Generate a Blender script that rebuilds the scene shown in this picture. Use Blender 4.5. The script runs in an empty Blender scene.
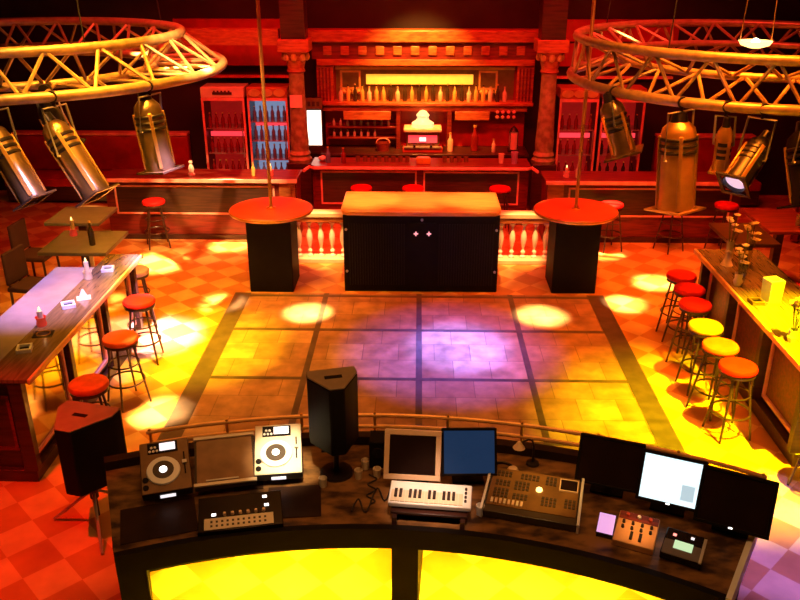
import bpy, math, random
from mathutils import Vector, Matrix
random.seed(7)
sc = bpy.context.scene
COL = sc.collection
PI = math.pi
R = math.radians
DROP = 0.0015          # tiny rest gap between a thing and what carries it

# ------------------------------------------------------------------ materials
def mat(name, c, rough=.5, metal=0., var=.25, scale=6., bump=0., emit=None, estr=0., spec=.5, c2=None, stretch=None, alpha=1., trans=0., coat=0.):
    m = bpy.data.materials.new(name); m.use_nodes = True
    nt = m.node_tree; N = nt.nodes; L = nt.links
    b = N['Principled BSDF']
    tc = N.new('ShaderNodeTexCoord'); mp = N.new('ShaderNodeMapping')
    if stretch: mp.inputs['Scale'].default_value = stretch
    L.new(tc.outputs['Object'], mp.inputs['Vector'])
    nz = N.new('ShaderNodeTexNoise'); nz.inputs['Scale'].default_value = scale; nz.inputs['Detail'].default_value = 5
    L.new(mp.outputs['Vector'], nz.inputs['Vector'])
    cr = N.new('ShaderNodeValToRGB')
    d = c2 if c2 else tuple(x*(1-var) for x in c)
    cr.color_ramp.elements[0].color = (*d, 1); cr.color_ramp.elements[1].color = (*c, 1)
    cr.color_ramp.elements[0].position = .35; cr.color_ramp.elements[1].position = .62
    L.new(nz.outputs['Fac'], cr.inputs['Fac']); L.new(cr.outputs['Color'], b.inputs['Base Color'])
    b.inputs['Roughness'].default_value = rough; b.inputs['Metallic'].default_value = metal
    b.inputs['Specular IOR Level'].default_value = spec
    b.inputs['Coat Weight'].default_value = coat
    b.inputs['Transmission Weight'].default_value = trans
    b.inputs['Alpha'].default_value = alpha
    if bump:
        bp = N.new('ShaderNodeBump'); bp.inputs['Strength'].default_value = bump; bp.inputs['Distance'].default_value = .01
        L.new(nz.outputs['Fac'], bp.inputs['Height']); L.new(bp.outputs['Normal'], b.inputs['Normal'])
    if emit:
        b.inputs['Emission Color'].default_value = (*emit, 1); b.inputs['Emission Strength'].default_value = estr
    return m

M = dict(
 black=mat('black_paint', (.008,.005,.004), .6, spec=.1),
 blackgrille=mat('black_grille', (.012,.007,.006), .75, scale=120, bump=.5, spec=.2),
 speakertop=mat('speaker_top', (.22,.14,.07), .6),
 darkwood=mat('dark_wood', (.06,.018,.010), .35, c2=(.025,.007,.005), stretch=(1,12,12), scale=3),
 redwood=mat('red_wood', (.20,.02,.012), .35, c2=(.09,.009,.006), stretch=(1,10,10), scale=3),
 framewood=mat('frame_wood', (.9,.36,.28), .35, var=.3),
 orangewood=mat('orange_wood', (.48,.13,.03), .45, c2=(.26,.05,.012), stretch=(2,10,10), scale=3),
 bartop=mat('bar_top', (.20,.12,.06), .22, c2=(.12,.07,.035), stretch=(10,1,1), scale=4, coat=.3),
 worktop=mat('bar_worktop', (.30,.22,.22), .3, var=.2),
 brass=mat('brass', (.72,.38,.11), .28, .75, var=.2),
 railbrass=mat('rail_brass', (.85,.42,.12), .35, .15),
 mirror=mat('mirror_panel', (.5,.38,.3), .07, 1., var=.1),
 domeglow=mat('dome_glow', (.85,.75,.6), .3, emit=(1,.72,.35), estr=.8),  # emission added so the espresso machine's dome looks brightly lit
 gold=mat('gilt', (.8,.5,.14), .35, .4),
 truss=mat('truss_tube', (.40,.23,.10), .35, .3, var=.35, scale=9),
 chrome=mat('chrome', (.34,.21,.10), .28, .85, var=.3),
 steel=mat('steel', (.5,.46,.42), .35, .6),
 darkmetal=mat('dark_metal', (.03,.02,.018), .35, .5),
 stoolleg=mat('stool_leg', (.06,.022,.014), .35, .2),
 redseat=mat('red_leather', (.62,.012,.01), .55, spec=.15, var=.3, scale=10, bump=.15),
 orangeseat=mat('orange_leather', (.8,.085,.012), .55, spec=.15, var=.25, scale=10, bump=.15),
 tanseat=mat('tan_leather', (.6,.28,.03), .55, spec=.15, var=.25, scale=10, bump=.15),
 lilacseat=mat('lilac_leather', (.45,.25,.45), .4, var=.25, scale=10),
 redtop=mat('red_tabletop', (.62,.07,.03), .3, var=.3),
 redpanel=mat('red_panel', (.42,.010,.006), .4, var=.3),
 redwall=mat('red_wall', (.30,.02,.014), .6, var=.4, scale=3),
 darkwall=mat('dark_wall', (.022,.006,.004), .7, var=.4, scale=3),
 stone=mat('column_stone', (.34,.28,.10), .6, c2=(.17,.13,.05), scale=9, bump=.4),
 consoletop=mat('console_top', (.72,.27,.07), .35, c2=(.60,.19,.05), stretch=(1,6,6), scale=3),
 cream=mat('cream', (.75,.62,.42), .45, var=.15),
 white=mat('white_plastic', (.8,.76,.7), .4, var=.08),
 beige=mat('beige_plastic', (.78,.52,.30), .45, var=.1),
 silver=mat('silver_plastic', (.55,.5,.42), .35, .25, var=.15),
 desktop=mat('desk_top', (.22,.10,.03), .42, c2=(.03,.013,.005), stretch=(1.5,3,3), scale=4, spec=.3),
 deskpanel=mat('desk_panel', (.025,.010,.005), .5, spec=.15, var=.4),
 gloss=mat('gloss_black', (.012,.006,.004), .2, var=.3, spec=.3),
 bronze=mat('bronze_panel', (.20,.085,.015), .4, var=.35, scale=8),
 darkbronze=mat('dark_keys', (.05,.03,.015), .4),
 smoked=mat('smoked_panel', (.24,.11,.035), .3, c2=(.15,.065,.02), var=.4),
 keyblack=mat('key_black', (.02,.012,.012), .4),
 screenoff=mat('screen_off', (.02,.009,.006), .15),
 screenblue=mat('screen_blue', (.01,.015,.03), .2, emit=(.015,.045,.12), estr=.6),
 screenwhite=mat('screen_white', (.3,.35,.4), .3, emit=(.75,.95,1.), estr=1.25),
 screengrey=mat('screen_picture', (.3,.35,.4), .3, emit=(.45,.62,.7), estr=1.),
 lcdgreen=mat('lcd_green', (.2,.25,.15), .3, emit=(.55,.8,.45), estr=1.),
 lcdwhite=mat('lcd_white', (.6,.6,.6), .3, emit=(1,.92,.95), estr=1.1),
 lilacglow=mat('lilac_glow', (.4,.25,.45), .4, emit=(.75,.38,.85), estr=.9),
 ledwhite=mat('led_white', (.8,.8,.8), .3, emit=(1,.95,.9), estr=3.),
 ledred=mat('led_red', (.5,.1,.1), .3, emit=(1,.25,.2), estr=2.5),
 ledpink=mat('led_pink', (.5,.2,.2), .3, emit=(1,.35,.4), estr=1.5),
 signwhite=mat('sign_white', (.8,.75,.6), .4, emit=(1.,.92,.70), estr=2.2),
 nichelight=mat('niche_light', (.6,.4,.1), .4, emit=(1.,.52,.04), estr=1.),
 fridgered=mat('fridge_red_light', (.4,.02,.02), .4, emit=(1.,.02,.015), estr=.22),
 fridgeblue=mat('fridge_blue_light', (.2,.2,.3), .4, emit=(.35,.45,.75), estr=.5),
 shelfpink=mat('shelf_pink_light', (.5,.1,.12), .4, emit=(1.,.05,.07), estr=1.2),
 lampshade=mat('lamp_glass', (.8,.6,.2), .4, emit=(1.,.72,.2), estr=3.),
 bulb=mat('bulb', (.9,.8,.6), .4, emit=(1.,.88,.6), estr=9.),
 flame=mat('candle_flame', (.9,.6,.2), .4, emit=(1.,.7,.25), estr=3.),
 wax=mat('candle_wax', (.8,.6,.35), .5),
 redglass=mat('red_glass', (.6,.03,.02), .15, emit=(1.,.08,.03), estr=.25),
 bottlegold=mat('gold_bottle', (.7,.42,.10), .2),
 bottledark=mat('dark_bottle', (.05,.03,.015), .15),
 bottlewhite=mat('pale_bottle', (.75,.6,.4), .2),
 bottleblue=mat('blue_bottle', (.16,.22,.42), .2),
 bottlered=mat('red_bottle', (.22,.012,.01), .2),
 clearglass=mat('clear_glass', (.85,.85,.85), .05, trans=.9),
 foliage=mat('petal', (.7,.5,.3), .6),
 leaf=mat('leaf', (.12,.12,.03), .6),
 fabricdark=mat('dark_fabric', (.05,.012,.012), .8),
 curtain=mat('curtain_cloth', (.22,.012,.018), .8),
 lens=mat('lamp_lens', (.5,.4,.5), .15, emit=(.72,.55,.8), estr=.9),
 lensdark=mat('dark_lens', (.08,.06,.07), .1),
 paper=mat('paper', (.8,.62,.55), .6),
 cable=mat('cable', (.02,.015,.012), .5),
 tablegrey=mat('grey_tabletop', (.15,.12,.11), .3),
)

# floor: tiles set as diamonds, cream and terracotta; dance floor: stone slabs in a dark grid
def floor_mat():
    m = bpy.data.materials.new('diamond_tiles'); m.use_nodes = True
    nt = m.node_tree; N = nt.nodes; L = nt.links; b = N['Principled BSDF']
    tc = N.new('ShaderNodeTexCoord'); mp = N.new('ShaderNodeMapping')
    mp.inputs['Rotation'].default_value = (0,0,PI/4)
    L.new(tc.outputs['Object'], mp.inputs['Vector'])
    ck = N.new('ShaderNodeTexChecker'); ck.inputs['Scale'].default_value = 3.1
    ck.inputs['Color1'].default_value = (.64,.34,.11,1); ck.inputs['Color2'].default_value = (.47,.17,.035,1)
    L.new(mp.outputs['Vector'], ck.inputs['Vector'])
    nz = N.new('ShaderNodeTexNoise'); nz.inputs['Scale'].default_value = 4.; nz.inputs['Detail'].default_value = 6
    L.new(tc.outputs['Object'], nz.inputs['Vector'])
    mx = N.new('ShaderNodeMix'); mx.data_type = 'RGBA'; mx.blend_type = 'MULTIPLY'; mx.inputs[0].default_value = .5
    L.new(ck.outputs['Color'], mx.inputs[6]); L.new(nz.outputs['Color'], mx.inputs[7])
    mr = N.new('ShaderNodeMapRange'); mr.inputs[3].default_value = .55; mr.inputs[4].default_value = 1.25
    L.new(nz.outputs['Fac'], mr.inputs[0])
    m2 = N.new('ShaderNodeMix'); m2.data_type = 'RGBA'; m2.blend_type = 'MULTIPLY'; m2.inputs[0].default_value = 1.
    L.new(ck.outputs['Color'], m2.inputs[6]); L.new(mr.outputs[0], m2.inputs[7])
    L.new(m2.outputs[2], b.inputs['Base Color'])
    b.inputs['Roughness'].default_value = .38
    return m
def dance_mat():
    m = bpy.data.materials.new('dance_floor_slabs'); m.use_nodes = True
    nt = m.node_tree; N = nt.nodes; L = nt.links; b = N['Principled BSDF']
    tc = N.new('ShaderNodeTexCoord')
    br = N.new('ShaderNodeTexBrick'); br.offset = .5; br.inputs['Scale'].default_value = 1.
    br.inputs['Brick Width'].default_value = .42; br.inputs['Row Height'].default_value = .42
    br.inputs['Mortar Size'].default_value = .004
    br.inputs['Color1'].default_value = (.25,.11,.05,1); br.inputs['Color2'].default_value = (.36,.19,.095,1); br.inputs['Mortar'].default_value = (.13,.06,.03,1)
    L.new(tc.outputs['Object'], br.inputs['Vector'])
    nz = N.new('ShaderNodeTexNoise'); nz.inputs['Scale'].default_value = 5.; nz.inputs['Detail'].default_value = 8
    L.new(tc.outputs['Object'], nz.inputs['Vector'])
    mr = N.new('ShaderNodeMapRange'); mr.inputs[1].default_value = .3; mr.inputs[2].default_value = .7; mr.inputs[3].default_value = .55; mr.inputs[4].default_value = 1.2
    L.new(nz.outputs['Fac'], mr.inputs[0])
    m2 = N.new('ShaderNodeMix'); m2.data_type = 'RGBA'; m2.blend_type = 'MULTIPLY'; m2.inputs[0].default_value = 1.
    L.new(br.outputs['Color'], m2.inputs[6]); L.new(mr.outputs[0], m2.inputs[7])
    L.new(m2.outputs[2], b.inputs['Base Color'])
    b.inputs['Roughness'].default_value = .36
    return m
M['tiles'] = floor_mat(); M['dance'] = dance_mat()
M['strip'] = mat('dark_floor_strip', (.09,.05,.035), .4, var=.4)

# ------------------------------------------------------------------ mesh builder
class MB:
    def __init__(s, mtx=None): s.v = []; s.f = []; s.m = mtx
    def add(s, vs, fs, mtx=None):
        o = len(s.v)
        for p in vs:
            p = Vector(p)
            if mtx is not None: p = mtx @ p
            if s.m is not None: p = s.m @ p
            s.v.append(tuple(p))
        s.f += [tuple(i+o for i in f) for f in fs]
        return s
    def box(s, x0, x1, y0, y1, z0, z1, mtx=None):
        return s.add([(x0,y0,z0),(x1,y0,z0),(x1,y1,z0),(x0,y1,z0),(x0,y0,z1),(x1,y0,z1),(x1,y1,z1),(x0,y1,z1)],
            [(0,3,2,1),(4,5,6,7),(0,1,5,4),(1,2,6,5),(2,3,7,6),(3,0,4,7)], mtx)
    def prism(s, poly, z0, z1, mtx=None, taper=1., top=None):
        n = len(poly); t = top or [(x*taper, y*taper) for x, y in poly]
        vs = [(x,y,z0) for x,y in poly] + [(x,y,z1) for x,y in t]
        fs = [tuple(range(n-1,-1,-1)), tuple(range(n,2*n))] + [(i,(i+1)%n,n+(i+1)%n,n+i) for i in range(n)]
        return s.add(vs, fs, mtx)
    def lathe(s, prof, n=16, at=(0,0,0), mtx=None):
        vs = []; fs = []; k = len(prof)
        for i in range(n):
            a = 2*PI*i/n
            for r, z in prof: vs.append((at[0]+r*math.cos(a), at[1]+r*math.sin(a), at[2]+z))
        for i in range(n):
            j = (i+1) % n
            for q in range(k-1): fs.append((i*k+q, j*k+q, j*k+q+1, i*k+q+1))
        if prof[0][0] > 1e-6: fs.append(tuple(i*k for i in range(n-1,-1,-1)))
        if prof[-1][0] > 1e-6: fs.append(tuple(i*k+k-1 for i in range(n)))
        return s.add(vs, fs, mtx)
    def bar(s, p, q, r, r2=None, n=8, mtx=None):
        p = Vector(p); q = Vector(q); d = q-p; l = d.length
        mt = Matrix.Translation(p) @ d.to_track_quat('Z','Y').to_matrix().to_4x4()
        if mtx is not None: mt = mtx @ mt
        return s.lathe([(r,0),(r if r2 is None else r2,l)], n, mtx=mt)
    def tube(s, pts, r, n=8, closed=False, mtx=None):
        pts = [Vector(p) for p in pts]; m = len(pts); vs = []; fs = []
        for i, p in enumerate(pts):
            a = pts[(i-1) % m] if (closed or i > 0) else p
            b = pts[(i+1) % m] if (closed or i < m-1) else p
            d = (b-a).normalized()
            up = Vector((0,0,1)) if abs(d.z) < .95 else Vector((0,1,0))
            u = d.cross(up).normalized(); w = u.cross(d)
            for k in range(n):
                t = 2*PI*k/n; vs.append(p + u*r*math.cos(t) + w*r*math.sin(t))
        for i in range(m if closed else m-1):
            j = (i+1) % m
            for k in range(n):
                fs.append((i*n+k, j*n+k, j*n+(k+1)%n, i*n+(k+1)%n))
        if not closed:
            fs.append(tuple(range(n))); fs.append(tuple((m-1)*n+k for k in range(n-1,-1,-1)))
        return s.add(vs, fs, mtx)
    def ring(s, c, rad, r, n=24, k=6, mtx=None):
        return s.tube([(c[0]+rad*math.cos(2*PI*i/n), c[1]+rad*math.sin(2*PI*i/n), c[2]) for i in range(n)], r, k, True, mtx)
    def arc(s, c, r0, r1, a0, a1, z0, z1, n=40):     # slab between two radii; angle from +Y, clockwise
        vs = []
        for i in range(n+1):
            a = a0 + (a1-a0)*i/n
            for rr, zz in ((r0,z0),(r1,z0),(r1,z1),(r0,z1)):
                vs.append((c[0]+rr*math.sin(a), c[1]+rr*math.cos(a), zz))
        fs = []
        for i in range(n):
            for q in range(4): fs.append((i*4+q, i*4+(q+1)%4, (i+1)*4+(q+1)%4, (i+1)*4+q))
        fs.append((3,2,1,0)); e = n*4; fs.append((e,e+1,e+2,e+3))
        return s.add(vs, fs)
    def ball(s, c, r, n=10, sz=1., mtx=None):
        k = max(4, n//2)
        return s.lathe([(r*math.sin(PI*i/k), -r*sz*math.cos(PI*i/k)) for i in range(k+1)], n, c, mtx)
    def build(s, name, m, parent=None, bevel=0., smooth=True):
        me = bpy.data.meshes.new(name)
        me.from_pydata(s.v, [], s.f); me.update()
        import bmesh as _b
        bm = _b.new(); bm.from_mesh(me); _b.ops.recalc_face_normals(bm, faces=bm.faces); bm.to_mesh(me); bm.free()
        if smooth:
            me.shade_smooth(); me.set_sharp_from_angle(angle=R(38))
        me.materials.append(M[m])
        o = bpy.data.objects.new(name, me); COL.objects.link(o)
        if parent is not None: o.parent = parent
        if bevel:
            bv = o.modifiers.new('bevel', 'BEVEL'); bv.width = bevel; bv.segments = 2; bv.limit_method = 'ANGLE'; bv.angle_limit = R(40)
        return o

def tag(o, label, cat, group=None):
    o['label'] = label; o['category'] = cat
    if group: o['group'] = group
    return o
def thing(name, label, cat, loc=(0,0,0), rz=0., group=None):
    o = bpy.data.objects.new(name, None); COL.objects.link(o)
    o.empty_display_size = .1
    o.location = loc; o.rotation_euler = (0,0,rz)
    return tag(o, label, cat, group)
def struct(o): o['kind'] = 'structure'; return o
def dup(o, loc=None, rz=None, label=None, parent=None):
    c = o.copy(); COL.objects.link(c)
    if parent is not None: c.parent = parent
    if loc is not None: c.location = loc
    if rz is not None: c.rotation_euler = (0,0,rz)
    if label: c['label'] = label
    for ch in list(o.children): dup(ch, parent=c)
    return c
def remat(root, part, m):                 # give one part of a copy its own colour
    for ch in root.children:
        if ch.name.split('.')[0] == part:
            ch.data = ch.data.copy(); ch.data.materials[0] = M[m]
def plab(o, t): o['label'] = t; return o
def rz_m(a): return Matrix.Rotation(a, 4, 'Z')
def tr(x, y, z): return Matrix.Translation((x,y,z))

# ------------------------------------------------------------------ camera
H = 4.4
cam = bpy.data.cameras.new('camera'); co = bpy.data.objects.new('camera', cam); COL.objects.link(co)
cam.sensor_width = 36.; cam.lens = 36.*819/800
cam.clip_start = .05; cam.clip_end = 100
co.location = (0,0,H); co.rotation_euler = (R(90-23.4), 0, R(1.28))
sc.camera = co

# ------------------------------------------------------------------ setting
XL, XR, YN, YF, ZC = -8.2, 8.2, -1.5, 15.4, 5.8
struct(MB().box(XL-.2, XR+.2, YN-.2, YF+.2, -.12, 0).build('floor', 'tiles', smooth=False))
struct(MB().box(XL-.2, XR+.2, YN-.2, YF+.2, ZC, ZC+.15).build('ceiling', 'darkwall', smooth=False))
struct(MB().box(XL-.2, XR+.2, YF, YF+.2, 0, ZC).build('wall_back', 'darkwall', smooth=False))
struct(MB().box(XL-.2, XL, YN, YF, 0, ZC).build('wall_left', 'darkwall', smooth=False))
struct(MB().box(XR, XR+.2, YN, YF, 0, ZC).build('wall_right', 'darkwall', smooth=False))
struct(MB().box(XL-.2, XR+.2, YN-.2, YN, 0, ZC).build('wall_front', 'darkwall', smooth=False))
# dance floor: slabs, dark strips
struct(MB().box(-2.5, 2.55, 6.4, 10.36, -.02, .006).build('dance_floor', 'dance', smooth=False))
g = MB()
for x in (-1.24, .03, 1.27): g.box(x-.035, x+.035, 6.4, 10.36, 0, .009)
for y in (6.7, 7.95, 9.2, 10.27): g.box(-2.28, 2.32, y-.03, y+.03, 0, .008)
g.box(-2.5, -2.28, 6.4, 10.36, 0, .010); g.box(2.32, 2.55, 6.4, 10.36, 0, .010)
struct(g.build('trim_1', 'strip', smooth=False))

# ------------------------------------------------------------------ bar stools
def make_stool(label, seat='redseat', group='round bar stools'):
    t = thing('bar_stool', label, 'stool', group=group)
    MB().lathe([(.0,.70),(.165,.70),(.178,.715),(.18,.735),(.168,.757),(.12,.768),(0,.772)], 24).build('seat', seat, t)
    MB().lathe([(.17,.672),(.17,.70),(.10,.70),(.10,.672)], 24).build('seat_rim', 'stoolleg', t)
    for k in range(4):
        a = PI/4 + k*PI/2; c, s = math.cos(a), math.sin(a)
        MB().bar((.115*c,.115*s,.69), (.225*c,.225*s,0), .013, .011, 8).build('leg', 'stoolleg', t)
    MB().ring((0,0,.26), .186, .010).build('foot_ring', 'stoolleg', t)
    MB().ring((0,0,.46), .154, .008).build('upper_ring', 'stoolleg', t)
    return t
proto = make_stool('red round bar stool at the right bar, closest of its row to the camera')
proto.location = (3.05, 6.94, 0); proto.rotation_euler = (0,0,.2)
def stool(x, y, label, seat='redseat', rz=0.):
    s = dup(proto, (x,y,0), rz, label)
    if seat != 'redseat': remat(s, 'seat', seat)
    return s
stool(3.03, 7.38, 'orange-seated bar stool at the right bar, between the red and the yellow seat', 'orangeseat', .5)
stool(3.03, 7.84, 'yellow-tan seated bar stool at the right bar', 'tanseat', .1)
stool(3.10, 8.42, 'red bar stool at the right bar, just beyond the yellow-tan seat', rz=.7)
stool(3.17, 8.86, 'red bar stool at the right bar, second from the far end of the row', rz=.3)
stool(3.20, 9.28, 'red bar stool at the far end of the right bar row', rz=.9)
stool(3.52, 6.02, 'bar stool cut off by the right picture edge at the end of the right bar', rz=.4)
stool(-2.98, 6.47, 'orange-seated bar stool at the left bar, right behind the black loudspeaker', 'orangeseat', .3)
stool(-3.01, 7.42, 'orange-seated bar stool midway along the left bar', 'orangeseat', .8)
stool(-3.12, 8.37, 'red-seated bar stool at the left bar standing in purple light', rz=.1)
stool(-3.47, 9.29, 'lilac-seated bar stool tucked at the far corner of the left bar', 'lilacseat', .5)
stool(-4.12, 12.25, 'red bar stool alone in front of the left wing of the back bar', rz=.4)
stool(-2.36, 12.2, 'red bar stool at the back bar behind the left round red table', rz=.2)
stool(-.93, 13.1, 'red bar stool at the middle back bar, left of the serving hatch', rz=.2)
stool(-.08, 13.1, 'red bar stool at the centre of the middle back bar', rz=.6)
stool(1.35, 13.1, 'red bar stool at the middle back bar, nearest the right column', rz=.1)
stool(3.00, 12.25, 'red bar stool at the back bar just right of the right round table', rz=.3)
stool(3.95, 12.25, 'red bar stool at the back bar under the big hanging spotlight', rz=.5)
stool(4.75, 12.25, 'red bar stool near the right end of the back bar', rz=.5)

# ------------------------------------------------------------------ long bars left and right
def panel_frame(b, axis, pos, a0, a1, z0, z1, w=.035, d=.02, sgn=1):
    # rectangular moulding on a vertical face; axis 'x': face normal +-x at x=pos, spans y; axis 'y': spans x
    def bx(p0, p1, q0, q1):
        lo, hi = (pos, pos+sgn*d) if sgn > 0 else (pos-d, pos)
        if axis == 'x': b.box(lo, hi, p0, p1, q0, q1)
        else: b.box(p0, p1, lo, hi, q0, q1)
    bx(a0, a1, z0, z0+w); bx(a0, a1, z1-w, z1); bx(a0, a0+w, z0+w, z1-w); bx(a1-w, a1, z0+w, z1-w)

# left bar (front faces +x)
lb = thing('bar_counter', 'long dark wooden bar counter on the left with lilac-lit worktop', 'bar counter', (-3.7, 7.5, 0))
bx = lambda: MB(tr(3.7,-7.5,0))
bx().box(-3.66,-3.27, 5.98,9.04, 1.01,1.05).build('counter_top', 'bartop', lb, .006)
bx().box(-4.12,-3.662, 5.98,8.64, .975,1.035).build('worktop', 'worktop', lb, .004)
bx().box(-3.27,-3.245, 5.97,9.05, 1.0,1.055).build('edge_rail', 'railbrass', lb, .008)
bx().box(-4.08,-3.42, 6.06,8.62, .12,1.0).build('body', 'darkwood', lb)
bx().box(-4.08,-3.36, 6.0,8.7, 0,.12).build('plinth', 'darkwood', lb, .005)
for y in (6.03, 7.02, 8.0, 8.96): bx().box(-3.46,-3.34, y-.04,y+.04, .12,1.005).build('post', 'darkwood', lb, .004)
for y0, y1 in ((6.10,6.95),(7.08,7.94),(8.06,8.9)):
    b = bx(); panel_frame(b, 'x', -3.405, y0, y1, .2, .96, .04, .02); f = b.build('panel_frame', 'framewood', lb, .004)
    bx().box(-3.42,-3.404, y0+.03,y1-.03, .22,.94).build('panel', 'mirror', f)
b = bx(); panel_frame(b, 'y', 6.06, -3.95, -3.5, .3, .85, .03, .015, -1); f = b.build('end_frame', 'redwood', lb)

# right bar (front faces -x)
rb = thing('bar_counter', 'long dark wooden bar counter on the right under yellow light', 'bar counter', (3.7, 8., 0))
bx = lambda: MB(tr(-3.7,-8.,0))
bx().box(3.36,4.10, 6.36,9.36, 1.0,1.05).build('counter_top', 'bartop', rb, .006)
bx().box(3.332,3.36, 6.35,9.37, .995,1.055).build('edge_rail', 'railbrass', rb, .008)
bx().box(3.55,4.08, 6.44,9.3, .14,1.0).build('body', 'redwood', rb)
bx().box(3.46,4.08, 6.38,9.32, 0,.14).build('plinth', 'darkwood', rb, .005)
for y in (6.43, 7.4, 8.35, 9.28): bx().box(3.42,3.55, y-.04,y+.04, .14,1.0).build('post', 'darkwood', rb, .004)
for y0, y1 in ((6.5,7.33),(7.47,8.28),(8.42,9.21)):
    b = bx(); panel_frame(b, 'x', 3.53, y0, y1, .2, .96, .045, .025, -1); f = b.build('panel_frame', 'framewood', rb, .004)
    bx().box(3.534,3.55, y0+.03,y1-.03, .22,.94).build('panel', 'redwood', f)

# further tables behind the bars
def bar_table(label, x0, x1, y0, y1, m, z=1.05):
    cx, cy = (x0+x1)/2, (y0+y1)/2
    t = thing('bar_table', label, 'table', (cx,cy,0)); w, d = (x1-x0)/2, (y1-y0)/2
    MB().box(-w,w,-d,d,z-.045,z).build('tabletop', m, t, .006)
    MB().box(-.05,.05,-.05,.05,.03,z-.045).build('column', 'darkwood', t)
    MB().box(-.27,.27,-.25,.25,0,.03).build('base', 'darkwood', t, .005)
    return t
bar_table('dark grey-topped table just beyond the left bar', -4.55,-3.72, 9.12,9.95, 'tablegrey', 1.03)
bar_table('dark table furthest back behind the left bar', -4.95,-4.22, 10.25,11.0, 'tablegrey', 1.03)
bar_table('brown-topped table beyond the far end of the right bar', 3.84,4.45, 9.55,10.4, 'darkwood')
bar_table('red-lit table furthest back on the right behind the brown-topped table', 4.5,5.2, 10.05,11.05, 'redwood')

def chair(label, x, y, rz, m='fabricdark', grp='chairs behind the bars'):
    t = thing('chair', label, 'chair', (x,y,0), rz, grp)
    MB().box(-.22,.22,-.22,.22,.42,.48).build('seat', m, t, .015)
    MB().box(-.21,.21,.19,.23,.5,.92).build('backrest', m, t, .015)
    for sx in (-.2,.2):
        for sy in (-.2,.2): MB().bar((sx,sy,0),(sx*.95,sy*.95,.5 if sy > 0 else .42), .016).build('leg', 'stoolleg', t)
    return t
chair('dark chair beside the grey-topped table left of the left bar', -4.86, 9.5, 1.4)
chair('dark chair left of the table furthest back behind the left bar', -5.3, 10.6, 1.5)
chair('red chair between the right bar and the brown-topped table', 4.75, 8.9, -1.2, 'redpanel')
chair('red chair at the far end of the right bar by the brown table', 4.75, 9.5, -1.5, 'redpanel')

# ------------------------------------------------------------------ middle: console, balustrades, round tables, poles
cs = thing('stage_console', 'black cabinet with curved orange wooden top behind the dance floor', 'cabinet', (.04,10.9,0))
MB().box(-1.04,1.06,-.44,.42,0,1.10).build('body', 'black', cs, .01)
prof = [(-1.07,.46),(-1.07,-.34),(-1.05,-.43),(-.98,-.475),(-.6,-.49),(0,-.495),(.6,-.49),(1.0,-.475),(1.06,-.43),(1.08,-.34),(1.08,.46)]
MB().prism(prof, 1.10, 1.175).build('top', 'consoletop', cs, .02)
for x0, x1 in ((-.98,-.20),(.24,1.0)):
    b = MB()
    n = 22
    for i in range(n):
        x = x0 + (x1-x0)*(i+.5)/n; b.box(x-.009,x+.009,-.452,-.44,.1,.98)
    b.build('ribbed_panel', 'blackgrille', cs)
MB().box(-.17,.21,-.455,-.44,.08,1.0).build('centre_panel', 'black', cs)
for x in (-.06,.115):
    b = MB(); b.box(x-.03,x+.03,-.464,-.456,.843,.857); b.box(x-.007,x+.007,-.464,-.456,.82,.88); plab(b.build('indicator_light', 'ledpink', cs), 'small pink cross-shaped light')
for x, z in ((-1.0,.9),(-1.0,.3),(1.02,.9),(1.02,.3),(.02,1.04)):
    MB().bar((x,-.44,z),(x,-.452,z), .018, n=10).build('bolt', 'steel', cs)

def balustrade(label, x0, x1, xs):
    cx = (x0+x1)/2; t = thing('balustrade', label, 'balustrade', (cx,11.65,0), 0, 'balustrades beside the black cabinet')
    w = (x1-x0)/2
    MB().box(-w,w,-.075,.12,.70,.78).build('top_rail', 'cream', t, .015)
    MB().box(-w,w,-.06,.09,.63,.70).build('under_rail', 'orangewood', t)
    MB().box(-w,w,-.12,.12,0,.07).build('bottom_rail', 'cream', t, .01)
    pf = [(.045,.07),(.045,.10),(.016,.13),(.036,.17),(.016,.205),(.03,.27),(.046,.36),(.042,.43),(.02,.53),(.017,.56),(.034,.58),(.042,.60),(.042,.63)]
    for x in xs: MB().lathe(pf, 12, (x-cx,0,0)).build('baluster', 'white', t)
balustrade('cream balustrade with turned balusters left of the black cabinet', -2.2, -1.02, (-1.78,-1.62,-1.45,-1.28,-1.12))
balustrade('cream balustrade with turned balusters right of the black cabinet', 1.15, 2.3, (1.25,1.42,1.59,1.76,1.92))

def pole_table(label, x, y):
    t = thing('pole_table', label, 'table', (x,y,0), 0, 'round red podium tables')
    MB().box(-.30,.30,-.32,.28,0,1.06).build('base', 'black', t, .01)
    MB().lathe([(0,1.06),(.55,1.06),(.565,1.075),(.565,1.10),(.55,1.112),(0,1.112)], 40).build('tabletop', 'redtop', t)
    MB().lathe([(.566,1.07),(.572,1.08),(.572,1.095),(.566,1.105)], 40).build('rim', 'brass', t)
    p = MB().lathe([(.07,0),(.07,.012),(.03,.02),(.024,.03),(.024,ZC-1.112)], 14, (x,y,1.112)).build('dance_pole', 'brass')
    return p
tag(pole_table('round red table on a black box base left of the cabinet', -2.0, 10.72), 'brass pole rising from the left round red table', 'pole', 'brass poles')
tag(pole_table('round red table on a black box base right of the cabinet', 2.15, 10.76), 'brass pole rising from the right round red table', 'pole', 'brass poles')

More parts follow.
